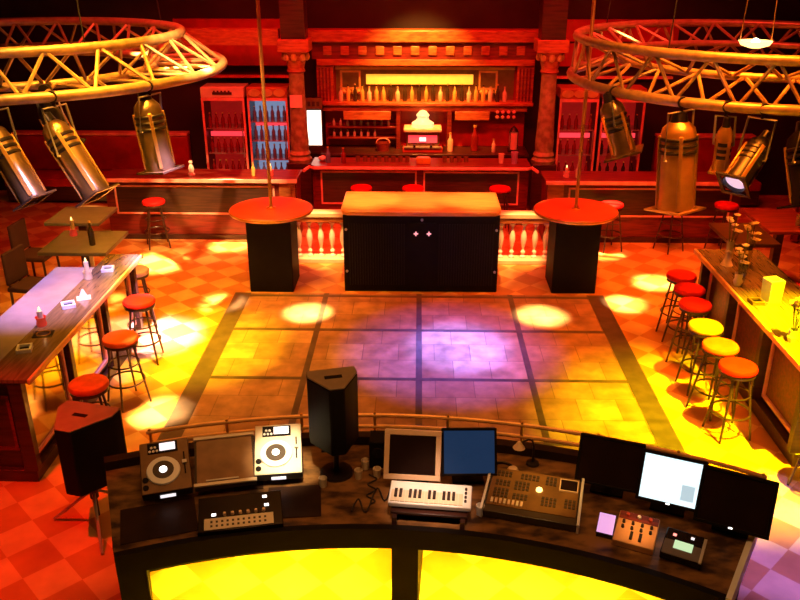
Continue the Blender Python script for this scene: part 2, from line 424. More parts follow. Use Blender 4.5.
# ------------------------------------------------------------------ back bar
def wing(label, x0, x1, frames):
    t = thing('bar_counter', label, 'bar counter', ((x0+x1)/2, 12.85, 0)); ox = (x0+x1)/2
    b = lambda: MB(tr(-ox,-12.85,0))
    b().box(x0-.03,x1+.03,12.5,13.15,.98,1.03).build('counter_top', 'redwood', t, .008)
    b().box(x0-.035,x1+.035,12.475,12.5,.975,1.035).build('edge_rail', 'framewood', t, .006)
    b().box(x0,x1,12.62,13.1,.08,.98).build('body', 'redwood', t)
    b().box(x0,x1,12.58,13.1,0,.08).build('plinth', 'darkwood', t)
    for a0, a1 in frames:
        q = b(); panel_frame(q, 'y', 12.62, a0, a1, .42, .90, .03, .025, -1); f = q.build('panel_frame', 'framewood', t, .003)
        b().box(a0+.03,a1-.03,12.606,12.62,.45,.87).build('panel', 'darkwood', f)
    return t
w = wing('left wing of the red back bar counter', -5.0, -1.93, ((-4.85,-2.28),))
MB(tr(3.465,-12.85,0)).box(-2.2,-1.95,12.575,12.62,.05,.97).build('pilaster', 'orangewood', w, .006)
w = wing('right wing of the red back bar counter', 2.03, 5.1, ((2.38,4.95),))
MB(tr(-3.565,-12.85,0)).box(2.05,2.3,12.575,12.62,.05,.97).build('pilaster', 'orangewood', w, .006)
t = thing('bar_counter', 'middle section of the red back bar counter', 'bar counter', (.04,13.7,0))
b = lambda: MB(tr(-.04,-13.7,0))
topp = [(-1.80,14.0),(-1.80,13.45),(-1.72,13.37),(1.80,13.37),(1.88,13.45),(1.88,14.0)]
b().prism(topp, .98, 1.03).build('counter_top', 'redwood', t, .008)
q = b(); q.tube([(-1.88,13.18,1.0),(-1.82,13.43,1.0),(-1.73,13.345,1.0),(1.81,13.345,1.0),(1.90,13.43,1.0),(1.96,13.18,1.0)], .028, 8); q.build('edge_rail', 'framewood', t)
b().prism([(-1.78,13.98),(-1.78,13.5),(-1.72,13.47),(1.80,13.47),(1.86,13.5),(1.86,13.98)], 0, .98).build('body', 'redwood', t)
for a0, a1 in ((-1.64,-.02),(.09,1.7)):
    q = b(); panel_frame(q, 'y', 13.47, a0, a1, .35, .93, .03, .025, -1); f = q.build('panel_frame', 'framewood', t, .003)
    b().box(a0+.03,a1-.03,13.456,13.47,.38,.9).build('panel', 'darkwood', f)

# stone columns
def column(label, x):
    t = thing('stone_column', label, 'column', (x,14.25,0), 0, 'stone columns'); t['kind'] = 'thing'
    MB().prism([(-.21,-.2),(.21,-.2),(.21,.2),(-.21,.2)], 0, .9).build('pedestal', 'darkwood', t, .01)
    MB().lathe([(.20,.9),(.21,.95),(.17,1.0),(.19,1.04),(.155,1.10)], 16).build('base', 'stone', t)
    MB().lathe([(.155,1.10),(.165,1.25),(.15,1.45),(.135,2.0),(.13,2.42)], 16).build('shaft', 'stone', t)
    c = MB().lathe([(.13,2.42),(.16,2.45),(.14,2.50),(.17,2.62),(.21,2.74),(.25,2.78)], 16).build('capital', 'orangewood', t)
    b = MB()
    for k in range(8):
        a = k*PI/4; b.ball((.19*math.cos(a),.19*math.sin(a),2.69), .055, 8, 1.3)
    b.build('leaf_scroll', 'gold', c)
    MB().box(-.26,.26,-.24,.24,2.78,2.98).build('impost', 'orangewood', t, .01)
    MB().box(-.2,.2,-.2,.2,2.98,ZC).build('upper_post', 'darkwood', t)
column('stone column with carved capital left of the back bar shelves', -2.08)
column('stone column with carved capital right of the back bar shelves', 2.2)
tag(MB().box(-2.19,-1.98,14.085,14.1,1.86,2.07).build('notice', 'paper'), 'pale pink square notice fixed to the left stone column', 'notice')

# orange beam above the left fridges, red panelled wall fields
tag(MB().box(-4.15,-2.36,14.3,14.5,2.86,3.12).build('ceiling_beam', 'orangewood'), 'orange beam above the red wall panels, left of the left column', 'beam')['kind'] = 'structure'
def wall_field(name, x0, x1, z0, z1, m):
    t = MB().box(x0,x1,15.3,15.4,z0,z1); o = t.build(name, m); return struct(o)
for i, (x0, x1) in enumerate(((-4.3,-2.4),(2.5,4.5))):
    wall_field('trim_%d' % (2+i*3), x0, x1, 2.40, 2.80, 'redpanel')
    wall_field('trim_%d' % (3+i*3), x0-.1, x1+.1, 2.18, 2.22, 'framewood')
    wall_field('trim_%d' % (4+i*3), x0-.1, x1+.1, 2.83, 3.2, 'redpanel')

# fridges with bottles
def bottle_proto(name, label, cat, m, hgt=.24, r=.032, group=None, capm='gold'):
    t = thing(name, label, cat, group=group); k = hgt/.24
    MB().lathe([(r*.9,0),(r,.006),(r,.13*k),(r*.85,.15*k),(r*.4,.18*k),(r*.38,.225*k)], 10).build('glass_body', m, t)
    MB().lathe([(r*.45,.222*k),(r*.45,.24*k),(0,.241*k)], 8).build('cap', capm, t)
    return t
def fridge(label, x0, x1, hdr, inner, bm, nb, shelves, where, style):
    cx = (x0+x1)/2; w = (x1-x0)/2; y0 = 14.5
    t = thing('bottle_fridge', label, 'fridge', (cx, 14.8, 0), 0, 'glass-door fridges behind the bar')
    b = MB(); b.box(-w,-w+.03,-.26,.3,.02,1.95); b.box(w-.03,w,-.26,.3,.02,1.95); b.box(-w+.03,w-.03,.26,.3,.02,1.95); b.box(-w+.03,w-.03,-.26,.26,.02,.32); b.box(-w+.03,w-.03,-.26,.26,1.9,1.95)
    b.build('cabinet', 'darkmetal', t)
    MB().box(-w+.03,w-.03,.245,.258,.33,1.89).build('back_light', inner, t)
    h = MB().box(-w,w,-.29,.2,1.95,2.13).build('header', hdr, t, .01)
    if style == 'logo':
        q = MB(); q.box(-w*.45,w*.45,-.3,-.29,2.005,2.05)
        for k in range(5): q.box(-w*.4+k*w*.17,-w*.4+k*w*.17+w*.08,-.3,-.29,2.05,2.075)
        q.build('header_emblem', 'darkwood', h)
    else:
        for k in (-1,0,1):
            MB().lathe([(0,0),(.105,0),(.105,.012),(0,.014)], 18, mtx=tr(k*w*.62,-.29,2.04) @ Matrix.Rotation(PI/2,4,'X') @ Matrix.Diagonal((1,.62,1,1))).build('header_oval', 'gold', h)
    d = MB(); d.box(-w,-w+.035,-.295,-.26,.2,1.95); d.box(w-.035,w,-.295,-.26,.2,1.95); d.box(-w+.035,w-.035,-.295,-.26,.2,.26); d.box(-w+.035,w-.035,-.295,-.26,1.9,1.95)
    dr = d.build('door', 'framewood', t)
    MB().bar((w-.06,-.31,.9),(w-.06,-.31,1.4),.012).build('handle', 'steel', dr)
    for z in shelves: MB().box(-w+.03,w-.03,-.22,.24,z-.012,z).build('shelf', 'steel', t)
    for si, z in enumerate(shelves):
        for k in range(nb):
            x = cx - w + .09 + (2*w-.18)*k/(nb-1)
            lab = '%s bottle on a shelf inside the %s' % (dict(bottleblue='blue', bottlered='red', bottledark='dark')[bm], where)
            if ('fb', bm) not in protos:
                protos[('fb', bm)] = bottle_proto('bottle', lab, 'bottle', bm, .27, .034, 'bottles in the %s' % where)
                o = protos[('fb', bm)]; o.location = (x,14.66,z)
            else:
                o = dup(protos[('fb', bm)], (x,14.66,z), 0, lab); o['group'] = 'bottles in the %s' % where
    return t
protos = {}
fridge('glass-door fridge with cream header and red glow, leftmost', -3.82,-3.06, 'cream', 'fridgered', 'bottlered', 6, (.55,.95,1.4), 'leftmost red-glowing fridge', 'logo')
fridge('glass-door fridge with oval badges and blue bottles beside the left column', -3.01,-2.3, 'orangewood', 'fridgeblue', 'bottleblue', 6, (.5,.84,1.18,1.52), 'blue-lit fridge beside the left column', 'oval')
fridge('glass-door fridge with red shelf glow right of the right column', 2.46,3.14, 'orangewood', 'fridgered', 'bottlered', 5, (.55,.95,1.4), 'fridge next to the right column', 'oval')
fridge('glass-door fridge furthest right, behind the tilted silver spotlight', 3.2,3.95, 'orangewood', 'fridgered', 'bottledark', 5, (.55,.95,1.4), 'fridge furthest right', 'oval')
for x0, x1, lab in ((-3.76,-3.12,'pink-red light strip glowing inside the leftmost fridge'),(2.52,3.08,'pink-red light strip glowing inside the fridge by the right column'),(3.26,3.89,'pink-red light strip glowing inside the fridge furthest right')):
    tag(MB().box(x0,x1,14.75,14.78,1.23,1.31).build('light_strip', 'shelfpink'), lab, 'light')
tag(MB().box(-2.93,-2.38,14.75,14.78,1.42,1.5).build('light_strip', 'shelfpink'), 'pink light strip glowing inside the blue-lit fridge', 'light')

# light-box sign
t = thing('light_box_sign', 'glowing white upright sign box right of the left column', 'sign', (-1.86,14.72,.93))
MB().box(-.14,.14,-.05,.05,.0,1.0).build('case', 'darkwood', t, .005)
plab(MB().box(-.125,.125,-.062,-.05,.16,.78).build('lit_panel', 'signwhite', t), 'bright white lit panel')
f = MB().box(-.15,.15,-.07,.05,.81,1.0).build('header', 'bronze', t, .005)
q = MB()
for x in (-.08,.0,.08): q.box(x-.025,x+.025,-.078,-.07,.86,.94)
q.build('header_mark', 'darkwood', f)

# back shelving: cornice, frame, niche, ledges
t = thing('back_bar_cabinet', 'ornate orange back bar shelving with cornice and gold-lit niche', 'shelving', (.08,15.1,0))
b = lambda: MB(tr(-.08,-15.1,0))
b().box(-1.72,1.95,14.55,15.28,0,.93).build('base_cupboard', 'darkwood', t)
b().box(-1.75,1.98,14.5,15.3,.93,.97).build('back_counter', 'darkwood', t, .006)
b().box(-1.72,1.95,15.2,15.3,.97,2.5).build('back_panel', 'redpanel', t)
b().box(-2.0,2.3,14.92,15.3,2.84,3.05).build('cornice', 'orangewood', t, .02)
b().box(-1.9,2.15,15.0,15.3,2.55,2.84).build('frieze', 'redwood', t, .005)
fr = t.children[-1]
for k in range(12):
    x = -1.62+k*.31
    MB(tr(-.08,-15.1,0)).box(x-.075,x+.075,14.97,15.0,2.62,2.78).build('rosette', 'orangewood', fr, .02)
b().box(-1.82,2.05,14.98,15.3,2.44,2.55).build('frame_head', 'orangewood', t, .012)
for s in (-1.68,1.9):
    p = b().box(s-.15,s+.15,15.02,15.3,1.72,2.44).build('pilaster', 'orangewood', t, .005)
    for k in range(4): MB(tr(-.08,-15.1,0)).box(s-.11+k*.06,s-.08+k*.06,15.0,15.02,1.8,2.4).build('flute', 'redwood', p)
b().box(-1.5,1.72,15.17,15.2,1.82,2.40).build('mirror', 'chrome', t)
b().box(-1.5,1.72,15.10,15.17,2.36,2.41).build('niche_frame', 'gold', t)
plab(b().box(-.95,.98,15.13,15.168,2.10,2.27).build('lit_glass', 'nichelight', t), 'yellow glowing glass band')
for x0, x1 in ((-1.42,-1.05),(1.08,1.42)):
    q = b(); panel_frame(q, 'y', 15.17, x0, x1, 2.0, 2.34, .035, .03, -1); q.build('mirror_frame', 'gold', t)
    q = b()
    for k in range(4): q.ball((x0+.06+k*.09,15.14,1.96), .045, 8)
    q.build('scroll', 'gold', t)
b().box(-1.82,2.05,14.84,15.2,1.76,1.82).build('bottle_ledge', 'orangewood', t, .012)
b().box(-1.72,1.95,14.9,15.2,1.66,1.76).build('ledge_board', 'orangewood', t)
for x0, x1 in ((-1.36,-.50),(.66,1.28)):
    b().box(x0,x1,14.88,14.9,1.50,1.66).build('sign_board', 'orangewood', t, .01)
for z in (1.37,1.17): b().box(-1.66,-.36,14.95,15.2,z-.03,z).build('shelf', 'redwood', t, .004)
b().box(-.40,-.33,14.9,15.2,.97,1.66).build('divider', 'redwood', t)
b().box(.52,.60,14.9,15.2,.97,1.66).build('divider', 'redwood', t)
for k in range(8): MB(tr(-.08,-15.1,0)).ball((1.42+k%4*.1,14.9,1.56+.09*(k//4)), .035, 8).build('knob', 'framewood', t)

pr = {}
for nm, m, hh, r in (('gold','bottlegold',.29,.038),('pale','bottlewhite',.26,.042),('dark','bottledark',.31,.036)):
    pr[nm] = bottle_proto('bottle', '%s spirit bottle in the row on the gold-lit ledge' % nm, 'bottle', m, hh, r, 'spirit bottles on the gold-lit ledge', 'gold' if nm != 'gold' else 'darkmetal')
seq = ['pale','gold','dark','gold','pale','gold','gold','dark','pale','dark','gold','dark','gold','dark','pale','dark','gold','dark','pale','gold','gold','pale','dark','pale']
used = set()
for k, nm in enumerate(seq):
    x = -1.40 + k*.128; loc = (x, 14.98+.03*(k % 2), 1.82)
    if nm not in used: used.add(nm); pr[nm].location = loc
    else: dup(pr[nm], loc)
pr['small'] = bottle_proto('bottle', 'small pink-lit bottle on the red shelves behind the left of the bar', 'bottle', 'bottlewhite', .13, .026, 'small bottles on the red shelves')
first = True
for z in (1.37,1.17):
    for k in range(9):
        loc = (-1.55+k*.125, 15.06, z)
        if z == 1.17 and k > 6: continue
        if first: pr['small'].location = loc; first = False
        else: dup(pr['small'], loc)

# espresso machine with dome
t = thing('espresso_machine', 'bright pink-lit espresso machine with white dome on the back counter', 'coffee machine', (.08,14.82,.97))
MB().box(-.36,.36,-.2,.2,.0,.09).build('base', 'redtop', t, .01)
MB().box(-.30,.30,-.14,.2,.09,.36).build('body', 'chrome', t, .02)
plab(MB().box(-.26,.26,-.16,-.14,.17,.30).build('lit_front', 'shelfpink', t), 'pink glowing front panel')
plab(MB().box(-.06,.06,-.17,-.16,.20,.27).build('badge', 'lcdwhite', t), 'white lit badge')
MB().box(-.34,.34,-.2,.2,.36,.43).build('cup_tray', 'cream', t, .02)
MB().lathe([(0,.43),(.2,.43),(.2,.5),(.12,.55),(.1,.60),(.12,.64),(.06,.71),(0,.73)], 18).build('dome', 'domeglow', t)
for x in (-.15,.15): MB().bar((x,-.16,.14),(x,-.26,.13),.02).build('group_handle', 'darkmetal', t)
MB().box(-.34,.34,-.24,-.14,.09,.11).build('drip_tray', 'steel', t)
# a box-shaped basket and lantern etc. on the back counter
t = thing('bread_basket', 'small red basket on the back counter left of the espresso machine', 'basket', (-.64,14.8,.97))
MB().lathe([(.0,.0),(.11,0),(.13,.14),(.12,.14),(.10,.015),(0,.015)], 16).build('bowl', 'redwood', t)
MB().tube([(.125*math.cos(a),0,.13+.09*math.sin(a)) for a in [PI*i/10 for i in range(11)]], .01).build('handle', 'framewood', t)
t = thing('lantern', 'orange lantern on the back counter near the right column', 'lantern', (1.72,14.78,.97))
MB().box(-.09,.09,-.09,.09,0,.04).build('base', 'darkmetal', t)
plab(MB().lathe([(.07,.04),(.08,.2),(.07,.36)], 12).build('glass', 'redglass', t), 'orange glowing glass')
MB().lathe([(.09,.36),(.05,.42),(0,.46)], 12).build('cap', 'darkmetal', t)
for k in range(4):
    a = PI/4+k*PI/2; MB().bar((.095*math.cos(a),.095*math.sin(a),.04),(.095*math.cos(a),.095*math.sin(a),.36),.007).build('bar', 'darkmetal', t)

# things on the bars: generic small kinds
def glass(label, x, y, z, m='clearglass', h=.14, r=.032, grp=None):
    t = thing('drinking_glass', label, 'glass', (x,y,z), 0, grp)
    MB().lathe([(0,0),(r*.8,0),(r,h),(r*.9,h),(r*.7,.01),(0,.01)], 14).build('tumbler', m, t)
    return t
def candle(label, x, y, z, cup='redglass', h=.15):
    t = thing('candle_holder', label, 'candle', (x,y,z))
    MB().lathe([(0,0),(.045,0),(.05,.02),(.042,.06),(.052,.09),(.048,.09),(.035,.06),(0,.03)], 14).build('cup', cup, t)
    c = MB().lathe([(0,.035),(.026,.035),(.026,h),(0,h)], 12).build('candle', 'wax', t)
    plab(MB().lathe([(0,h),(.011,h+.015),(.007,h+.035),(0,h+.05)], 8).build('flame', 'flame', c), 'lit yellow flame')
    return t
def ashtray(label, x, y, z, rz=0., m='white'):
    t = thing('ashtray', label, 'ashtray', (x,y,z), rz, 'square ashtrays on the left bar')
    b = MB(); b.box(-.065,.065,-.065,.065,0,.012)
    b.box(-.065,-.045,-.065,.065,.012,.04); b.box(.045,.065,-.065,.065,.012,.04); b.box(-.045,.045,-.065,-.045,.012,.04); b.box(-.045,.045,.045,.065,.012,.04)
    b.build('tray', m, t, .004)
    MB().box(-.043,.043,-.043,.043,.0121,.016).build('ash_bed', 'black', t)
    return t
Z = 1.05
ashtray('square pale ashtray on the left bar, nearest the camera', -3.53, 6.52, Z, .3)
ashtray('square ashtray on the left bar beside the folded napkin', -3.52, 7.5, Z, .5)
ashtray('square ashtray on the left bar at its far lilac-lit end', -3.47, 8.5, Z, .2)
candle('candle in a red glass holder midway along the left bar', -3.60, 7.05, Z)
candle('tall candle with yellow glow near the far end of the left bar', -3.60, 8.25, Z, 'wax', .2)
t = thing('napkin', 'folded cream napkin standing on the left bar beside an ashtray', 'napkin', (-3.45,7.72,Z), .4)
MB().prism([(-.06,-.05),(.06,-.05),(.0,.06)], 0, .1, top=[(-.01,-.01),(.01,-.01),(0,.01)]).build('cone', 'cream', t)
MB().box(-.07,.07,-.06,.06,0,.004).build('base_fold', 'cream', t)
t = thing('tray', 'small dark tray on the left bar between ashtray and red candle', 'tray', (-3.5,6.85,Z), .2)
MB().box(-.09,.09,-.07,.07,0,.008).build('plate', 'darkmetal', t, .003)
b = MB(); panel_frame(b, 'y', 0, -.09, .09, 0, .14, .008, .01)
MB().ring((0,0,.012), .06, .006).build('rim', 'brass', t)
candle('pale candle in a red holder on the table beyond the left bar', -4.35, 9.75, 1.03, 'redglass', .2)
bo = dup(pr['dark'], (-3.98, 9.4, 1.03), 0, 'dark bottle on the grey-topped table beyond the left bar'); bo['group'] = 'bottles on the tables'
# right bar things
def cone_napkin(label, x, y, m):
    t = thing('napkin', label, 'napkin', (x,y,Z))
    MB().lathe([(0,0),(.07,0),(.045,.05),(.022,.12),(.03,.16),(0,.18)], 12).build('folded_cloth', m, t)
cone_napkin('pink folded napkin cone on the right bar near its far end', 3.54, 8.84, 'paper')
def vase(label, x, y, m, h, blooms, spread, bm):
    t = thing('flower_vase', label, 'vase', (x,y,Z))
    MB().lathe([(0,0),(.035,0),(.05,.05),(.038,h*.6),(.045,h),(.038,h),(.03,h*.6),(.04,.05),(0,.01)], 14).build('vase', m, t)
    st = MB(); fl = []
    for k in range(blooms):
        a = k*2.4; r = spread*(.35+.65*(k/blooms)); p = (r*math.cos(a), r*math.sin(a), h+.13+.05*((k*7) % 5))
        st.bar((0,0,h*.5), p, .004, n=5); fl.append(p)
    st.build('stems', 'leaf', t)
    for p in fl:
        q = MB(); q.ball(p, .028, 8, .7)
        for j in range(5):
            a = j*2*PI/5; q.ball((p[0]+.026*math.cos(a), p[1]+.026*math.sin(a), p[2]), .017, 6, .5)
        q.build('flower', bm, t)
    return t
vase('white-flowered narrow vase on the right bar behind the pale box', 3.44, 8.22, 'cream', .14, 6, .06, 'cream')
vase('tall yellow vase with dark dried flowers on the right bar', 3.72, 8.75, 'tanseat', .22, 9, .10, 'foliage')
vase('pale vase with pink flowers on the right bar beside the tall yellow vase', 3.60, 8.98, 'bottlewhite', .24, 7, .09, 'paper')
vase('cream flower vase on the right bar nearest the right picture edge', 3.46, 6.86, 'cream', .12, 8, .08, 'foliage')
glass('tall clear glass on the right bar beside the narrow white-flowered vase', 3.52, 8.3, Z, h=.18)
bo = dup(pr['dark'], (3.57, 8.42, Z), 0, 'dark bottle standing on the right bar between the flower vases'); bo['group'] = 'bottles on the tables'
t = thing('candle_lantern', 'pale box-shaped paper lantern on the right bar', 'lantern', (3.62,7.78,Z), .25)
MB().box(-.075,.075,-.075,.075,0,.015).build('base', 'cream', t)
MB().prism([(-.07,-.07),(.07,-.07),(.07,.07),(-.07,.07)], .015, .25, taper=1.12).build('shade', 'white', t, .004)
MB().lathe([(.03,.2501),(.05,.2501),(.045,.262),(.03,.262)], 12).build('top_ring', 'cream', t)
ashtray('square ashtray on the right bar beside the pale paper lantern', 3.46, 7.74, Z, .1, 'bronze')['group'] = 'ashtrays on the right bar'
glass('small clear glass on the right bar at the right picture edge', 3.62, 6.6, Z)
glass('clear glass on the red-lit table behind the right bar', 4.95, 10.3, 1.05)

# things on the back bar
def small_bottle(x, y, z, m, h, label, grp='bottles on the back bar counter'):
    o = bottle_proto('bottle', label, 'bottle', m, h, h*.15, grp); o.location = (x,y,z)
small_bottle(-1.52,13.62,1.03,'bottleblue',.27,'dark blue bottle at the left end of the middle back bar')
small_bottle(-1.26,13.6,1.03,'bottlered',.26,'pink-red bottle on the middle back bar beside the blue one')
small_bottle(.58,14.75,.97,'bottlewhite',.34,'tall pale bottle right of the espresso machine')
small_bottle(1.02,14.8,.97,'bottlered',.46,'tall slim red bottle on the back counter right of the machine')
small_bottle(1.36,14.7,.97,'bottlewhite',.24,'pale bottle on the back counter left of the orange lantern')
small_bottle(-2.62,12.72,1.03,'bottlegold',.22,'small yellow bottle on the left wing behind the pole')
small_bottle(2.52,12.72,1.03,'bottlewhite',.22,'small pale bottle on the right wing behind the pole')
glass('lilac glass on the middle back bar below the lantern', 1.62, 13.62, 1.03, 'lilacseat', .2, .06)
glass('clear glass on the middle back bar near its right end', 1.40, 13.65, 1.03, 'bottlewhite', .16, .05)
for k, x in enumerate((-1.02,-.9,-.78,-.66,-.54,-.42,-.30,-.18,.45,.57,.69,.81)):
    glass('low glass in the row drying on the middle back bar', x, 13.7, 1.03, 'bronze', .09, .04, 'row of low glasses on the middle back bar')
t = thing('napkin_box', 'yellow napkin box in the middle of the back bar', 'box', (.09,13.62,1.03))
MB().box(-.12,.12,-.07,.07,0,.09).build('case', 'tanseat', t, .006)
plab(MB().box(-.1,.1,-.05,.05,.09,.1).build('napkins', 'cream', t), 'cream paper napkins')
t = thing('cloth_bundle', 'crumpled white cloth at the left corner of the middle back bar', 'cloth', (-1.62,13.72,1.03))
q = MB()
for p, r in (((0,0,.05),.06),((.07,.02,.045),.05),((-.04,.05,.06),.045)): q.ball((p[0],p[1],r*.8), r, 12, .8)
q.build('folds', 'white', t)
for lab, x, y, m in (('pinkish figurine on the left wing in front of the cream-headed fridge', -3.62, 12.75, 'paper'), ('small red candle glass on the left wing of the back bar', -2.35, 12.75, None), ('small red candle glass on the right wing of the back bar', 2.35, 12.75, None)):
    if m:
        t = thing('figurine', lab, 'figurine', (x,y,1.03))
        MB().lathe([(0,0),(.06,0),(.06,.02),(.035,.04),(.05,.1),(.03,.16),(.015,.18)], 12).build('body', m, t)
        MB().ball((0,0,.21), .035, 10).build('head', m, t)
    else: candle(lab, x, y, 1.03)

# banquettes along the back wall and curtain, loudspeaker at right
def banquette(label, x0, x1):
    cx = (x0+x1)/2; w = (x1-x0)/2
    t = thing('banquette', label, 'bench', (cx,14.9,0), 0, 'red banquettes by the back wall')
    MB().box(-w,w,-.35,.4,.05,.32).build('plinth', 'darkwood', t)
    MB().box(-w,w,-.4,.3,.32,.48).build('seat', 'redpanel', t, .03)
    MB().box(-w,w,.22,.4,.48,1.15).build('backrest', 'redpanel', t, .03)
    MB().box(-w,w,.2,.42,1.15,1.2).build('top_rail', 'framewood', t, .008)
banquette('red banquette by the back wall left of the fridges', -7.6,-4.3)
banquette('red banquette by the back wall right of the fridges', 4.4,6.2)
cu = MB()
pts = []
for i in range(60):
    x = 6.0 + i*.012; pts.append((x, 12.6 + .05*math.sin(i*.75)))
poly = pts + [(x, y+.03) for x, y in reversed(pts)]
cu.prism(poly, .05, 3.4); o = cu.build('curtain', 'curtain'); tag(o, 'dark red curtain hanging at the right behind the truss', 'curtain')
t = thing('curtain_rail', 'metal rail carrying the dark red curtain', 'rail', (6.3,12.6,3.42))
MB().bar((-.5,.01,0),(1.89,.01,0),.02).build('rod', 'steel', t)
t = thing('loudspeaker', 'tall black loudspeaker column at the right picture edge beside the curtain', 'loudspeaker', (6.6,11.9,0), .3)
MB().box(-.38,.38,-.3,.3,.9,2.6).build('cabinet', 'black', t, .02)
MB().box(-.34,.34,-.315,-.3,.95,2.55).build('grille', 'blackgrille', t)
MB().box(-.36,.36,-.28,.28,0,.9).build('base_cabinet', 'black', t, .02)

# ------------------------------------------------------------------ ring trusses
def ring_truss(label, c, outer, chords, pairs, bays, hang):
    t = thing('ring_truss', label, 'truss', (c[0],c[1],chords[0][1]), 0, 'round lighting trusses')
    z0 = chords[0][1]
    for r, z, th in chords:
        n = 72
        MB().ring((0,0,z-z0), r, th, n, 10).build('chord', 'truss', t)
    for (i, j, ph) in pairs:
        r1, z1, _ = chords[i]; r2, z2, _ = chords[j]
        for k in range(bays):
            a = 2*PI*(k+ph)/bays; b = 2*PI*(k+ph+.5)/bays; b2 = 2*PI*(k+ph+1)/bays
            q = MB()
            p0 = (r1*math.cos(a), r1*math.sin(a), z1-z0); p1 = (r2*math.cos(b), r2*math.sin(b), z2-z0); p2 = (r1*math.cos(b2), r1*math.sin(b2), z1-z0)
            q.bar(p0, p1, .021, n=6); q.bar(p1, p2, .021, n=6)
            q.build('brace', 'truss', t)
    for k in range(4):
        a = PI/4 + k*PI/2; r, z, _ = chords[hang]
        MB().bar((r*math.cos(a), r*math.sin(a), z-z0), (r*math.cos(a)*.9, r*math.sin(a)*.9, ZC-z0), .008, n=6).build('hanging_cable', 'cable', t)
    return t
LC = (-5.05,10.6); RC = (4.25,10.75)
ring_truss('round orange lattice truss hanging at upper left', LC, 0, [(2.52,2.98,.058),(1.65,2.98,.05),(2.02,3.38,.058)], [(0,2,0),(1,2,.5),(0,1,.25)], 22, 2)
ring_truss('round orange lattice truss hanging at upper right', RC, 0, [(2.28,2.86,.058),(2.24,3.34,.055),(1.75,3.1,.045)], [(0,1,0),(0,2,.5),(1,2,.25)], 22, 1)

# ------------------------------------------------------------------ stage lanterns on the trusses
def par(label, hang, piv, d, ln, r, body='chrome', lens='lensdark', flare=1.25, frame=True, name='stage_spotlight', group='stage spotlights on the trusses'):
    """hang: point on the chord; piv: pivot point of the barrel; d: beam direction"""
    hang = Vector(hang); piv = Vector(piv); d = Vector(d).normalized()
    t = thing(name, label, 'spotlight', hang, 0, group)
    q = d.to_track_quat('-Z', 'Y').to_matrix().to_4x4()
    rel = Matrix.Translation(piv-hang) @ q
    up = ln*.42; dn = -ln*.58
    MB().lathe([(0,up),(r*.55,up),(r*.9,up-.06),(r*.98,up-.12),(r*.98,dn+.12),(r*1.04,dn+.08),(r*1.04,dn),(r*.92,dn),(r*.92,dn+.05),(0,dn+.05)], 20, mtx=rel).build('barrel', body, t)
    b = MB()
    for k in range(3): b.lathe([(r*.99,up-.16-k*.07),(r*1.06,up-.17-k*.07),(r*1.06,up-.19-k*.07),(r*.99,up-.2-k*.07)], 20, mtx=rel)
    b.build('cooling_ring', 'darkmetal', t)
    for k in range(4):
        a = PI/4+k*PI/2; b = MB(); b.box(r*.98,r*1.12,-.02,.02,dn+.03,up-.14, rel @ rz_m(a)); b.build('side_fin', 'brass', t, .004)
    MB().lathe([(0,dn+.051),(r*.9,dn+.051),(r*.85,dn+.035),(0,dn+.02)], 16, mtx=rel).build('lens', lens, t)
    if frame:
        e = r*flare; b = MB()
        b.box(-e,e,-e,-r*.95,dn-.02,dn,rel); b.box(-e,e,r*.95,e,dn-.02,dn,rel); b.box(-e,-r*.95,-r*.95,r*.95,dn-.02,dn,rel); b.box(r*.95,e,-r*.95,r*.95,dn-.02,dn,rel)
        b.build('gel_frame', body, t)
    MB().lathe([(0,up+.12),(r*.4,up+.1),(r*.5,up)], 14, mtx=rel).build('lamp_cap', 'darkmetal', t)
    # yoke: two arms from the barrel's sides up to a cross bar under the clamp
    sx = rel.to_3x3() @ Vector((1,0,0)); P0 = piv-hang
    top = Vector((0,0,-.10)); sh = Vector((sx.x, sx.y, 0)).normalized()*r*1.15
    b = MB(); b.tube([P0+sx*r*1.02, P0+sx*r*1.18, top+sh, top-sh, P0-sx*r*1.18, P0-sx*r*1.02], .014, 6)
    b.build('yoke', 'steel', t)
    b = MB(); b.bar((0,0,-.10),(0,0,-.03), .02, n=8); b.lathe([(.052,-.035),(.062,-.035),(.062,.035),(.052,.035)], 12, mtx=Matrix.Rotation(PI/2,4,'X'))
    b.build('clamp', 'darkmetal', t)
    return t
def on_ring(c, r, z, x):
    y = c[1] - math.sqrt(max(0, r*r-(x-c[0])**2)); return (x, y, z)
h = on_ring(LC, 2.52, 2.98, -2.98)
par('upright chrome stage spotlight hanging near the right end of the left truss', h, (h[0]-.02,h[1],2.50), (.12,-.05,-1), .78, .155)
h = on_ring(LC, 2.52, 2.98, -3.75)
par('gold stage spotlight tilted to the right, under the left truss', h, (h[0]+.10,h[1]-.02,2.40), (.55,-.2,-.9), .86, .145, 'chrome')
h = on_ring(LC, 2.52, 2.98, -4.25)
par('stage spotlight cut by the left picture edge under the left truss', h, (h[0]+.06,h[1]-.02,2.40), (.5,-.2,-.9), .82, .135, 'chrome')
h = (-4.0, 8.86, 2.98)
par('dark stage spotlight half hidden behind the tilted gold one, left truss', h, (h[0]-.02,h[1]+.15,2.6), (.1,.5,-.9), .6, .12, 'darkmetal')
h = on_ring(RC, 2.28, 2.86, 2.25)
par('silver stage spotlight tilted at the left end of the right truss', h, (h[0]+.05,h[1]-.02,2.50), (.32,-.1,-.9), .62, .145, 'chrome', flare=1.5)
h = on_ring(RC, 2.28, 2.86, 2.83)
par('big upright brass stage spotlight under the right truss', h, (h[0]+.02,h[1]-.02,2.25), (.06,-.08,-1), .95, .19, 'brass')
h = on_ring(RC, 2.28, 2.86, 3.55)
par('dark stage spotlight with lilac lit lens under the right truss', h, (h[0]-.06,h[1]-.03,2.35), (-.55,-.5,-.6), .62, .13, 'darkmetal', 'lens')
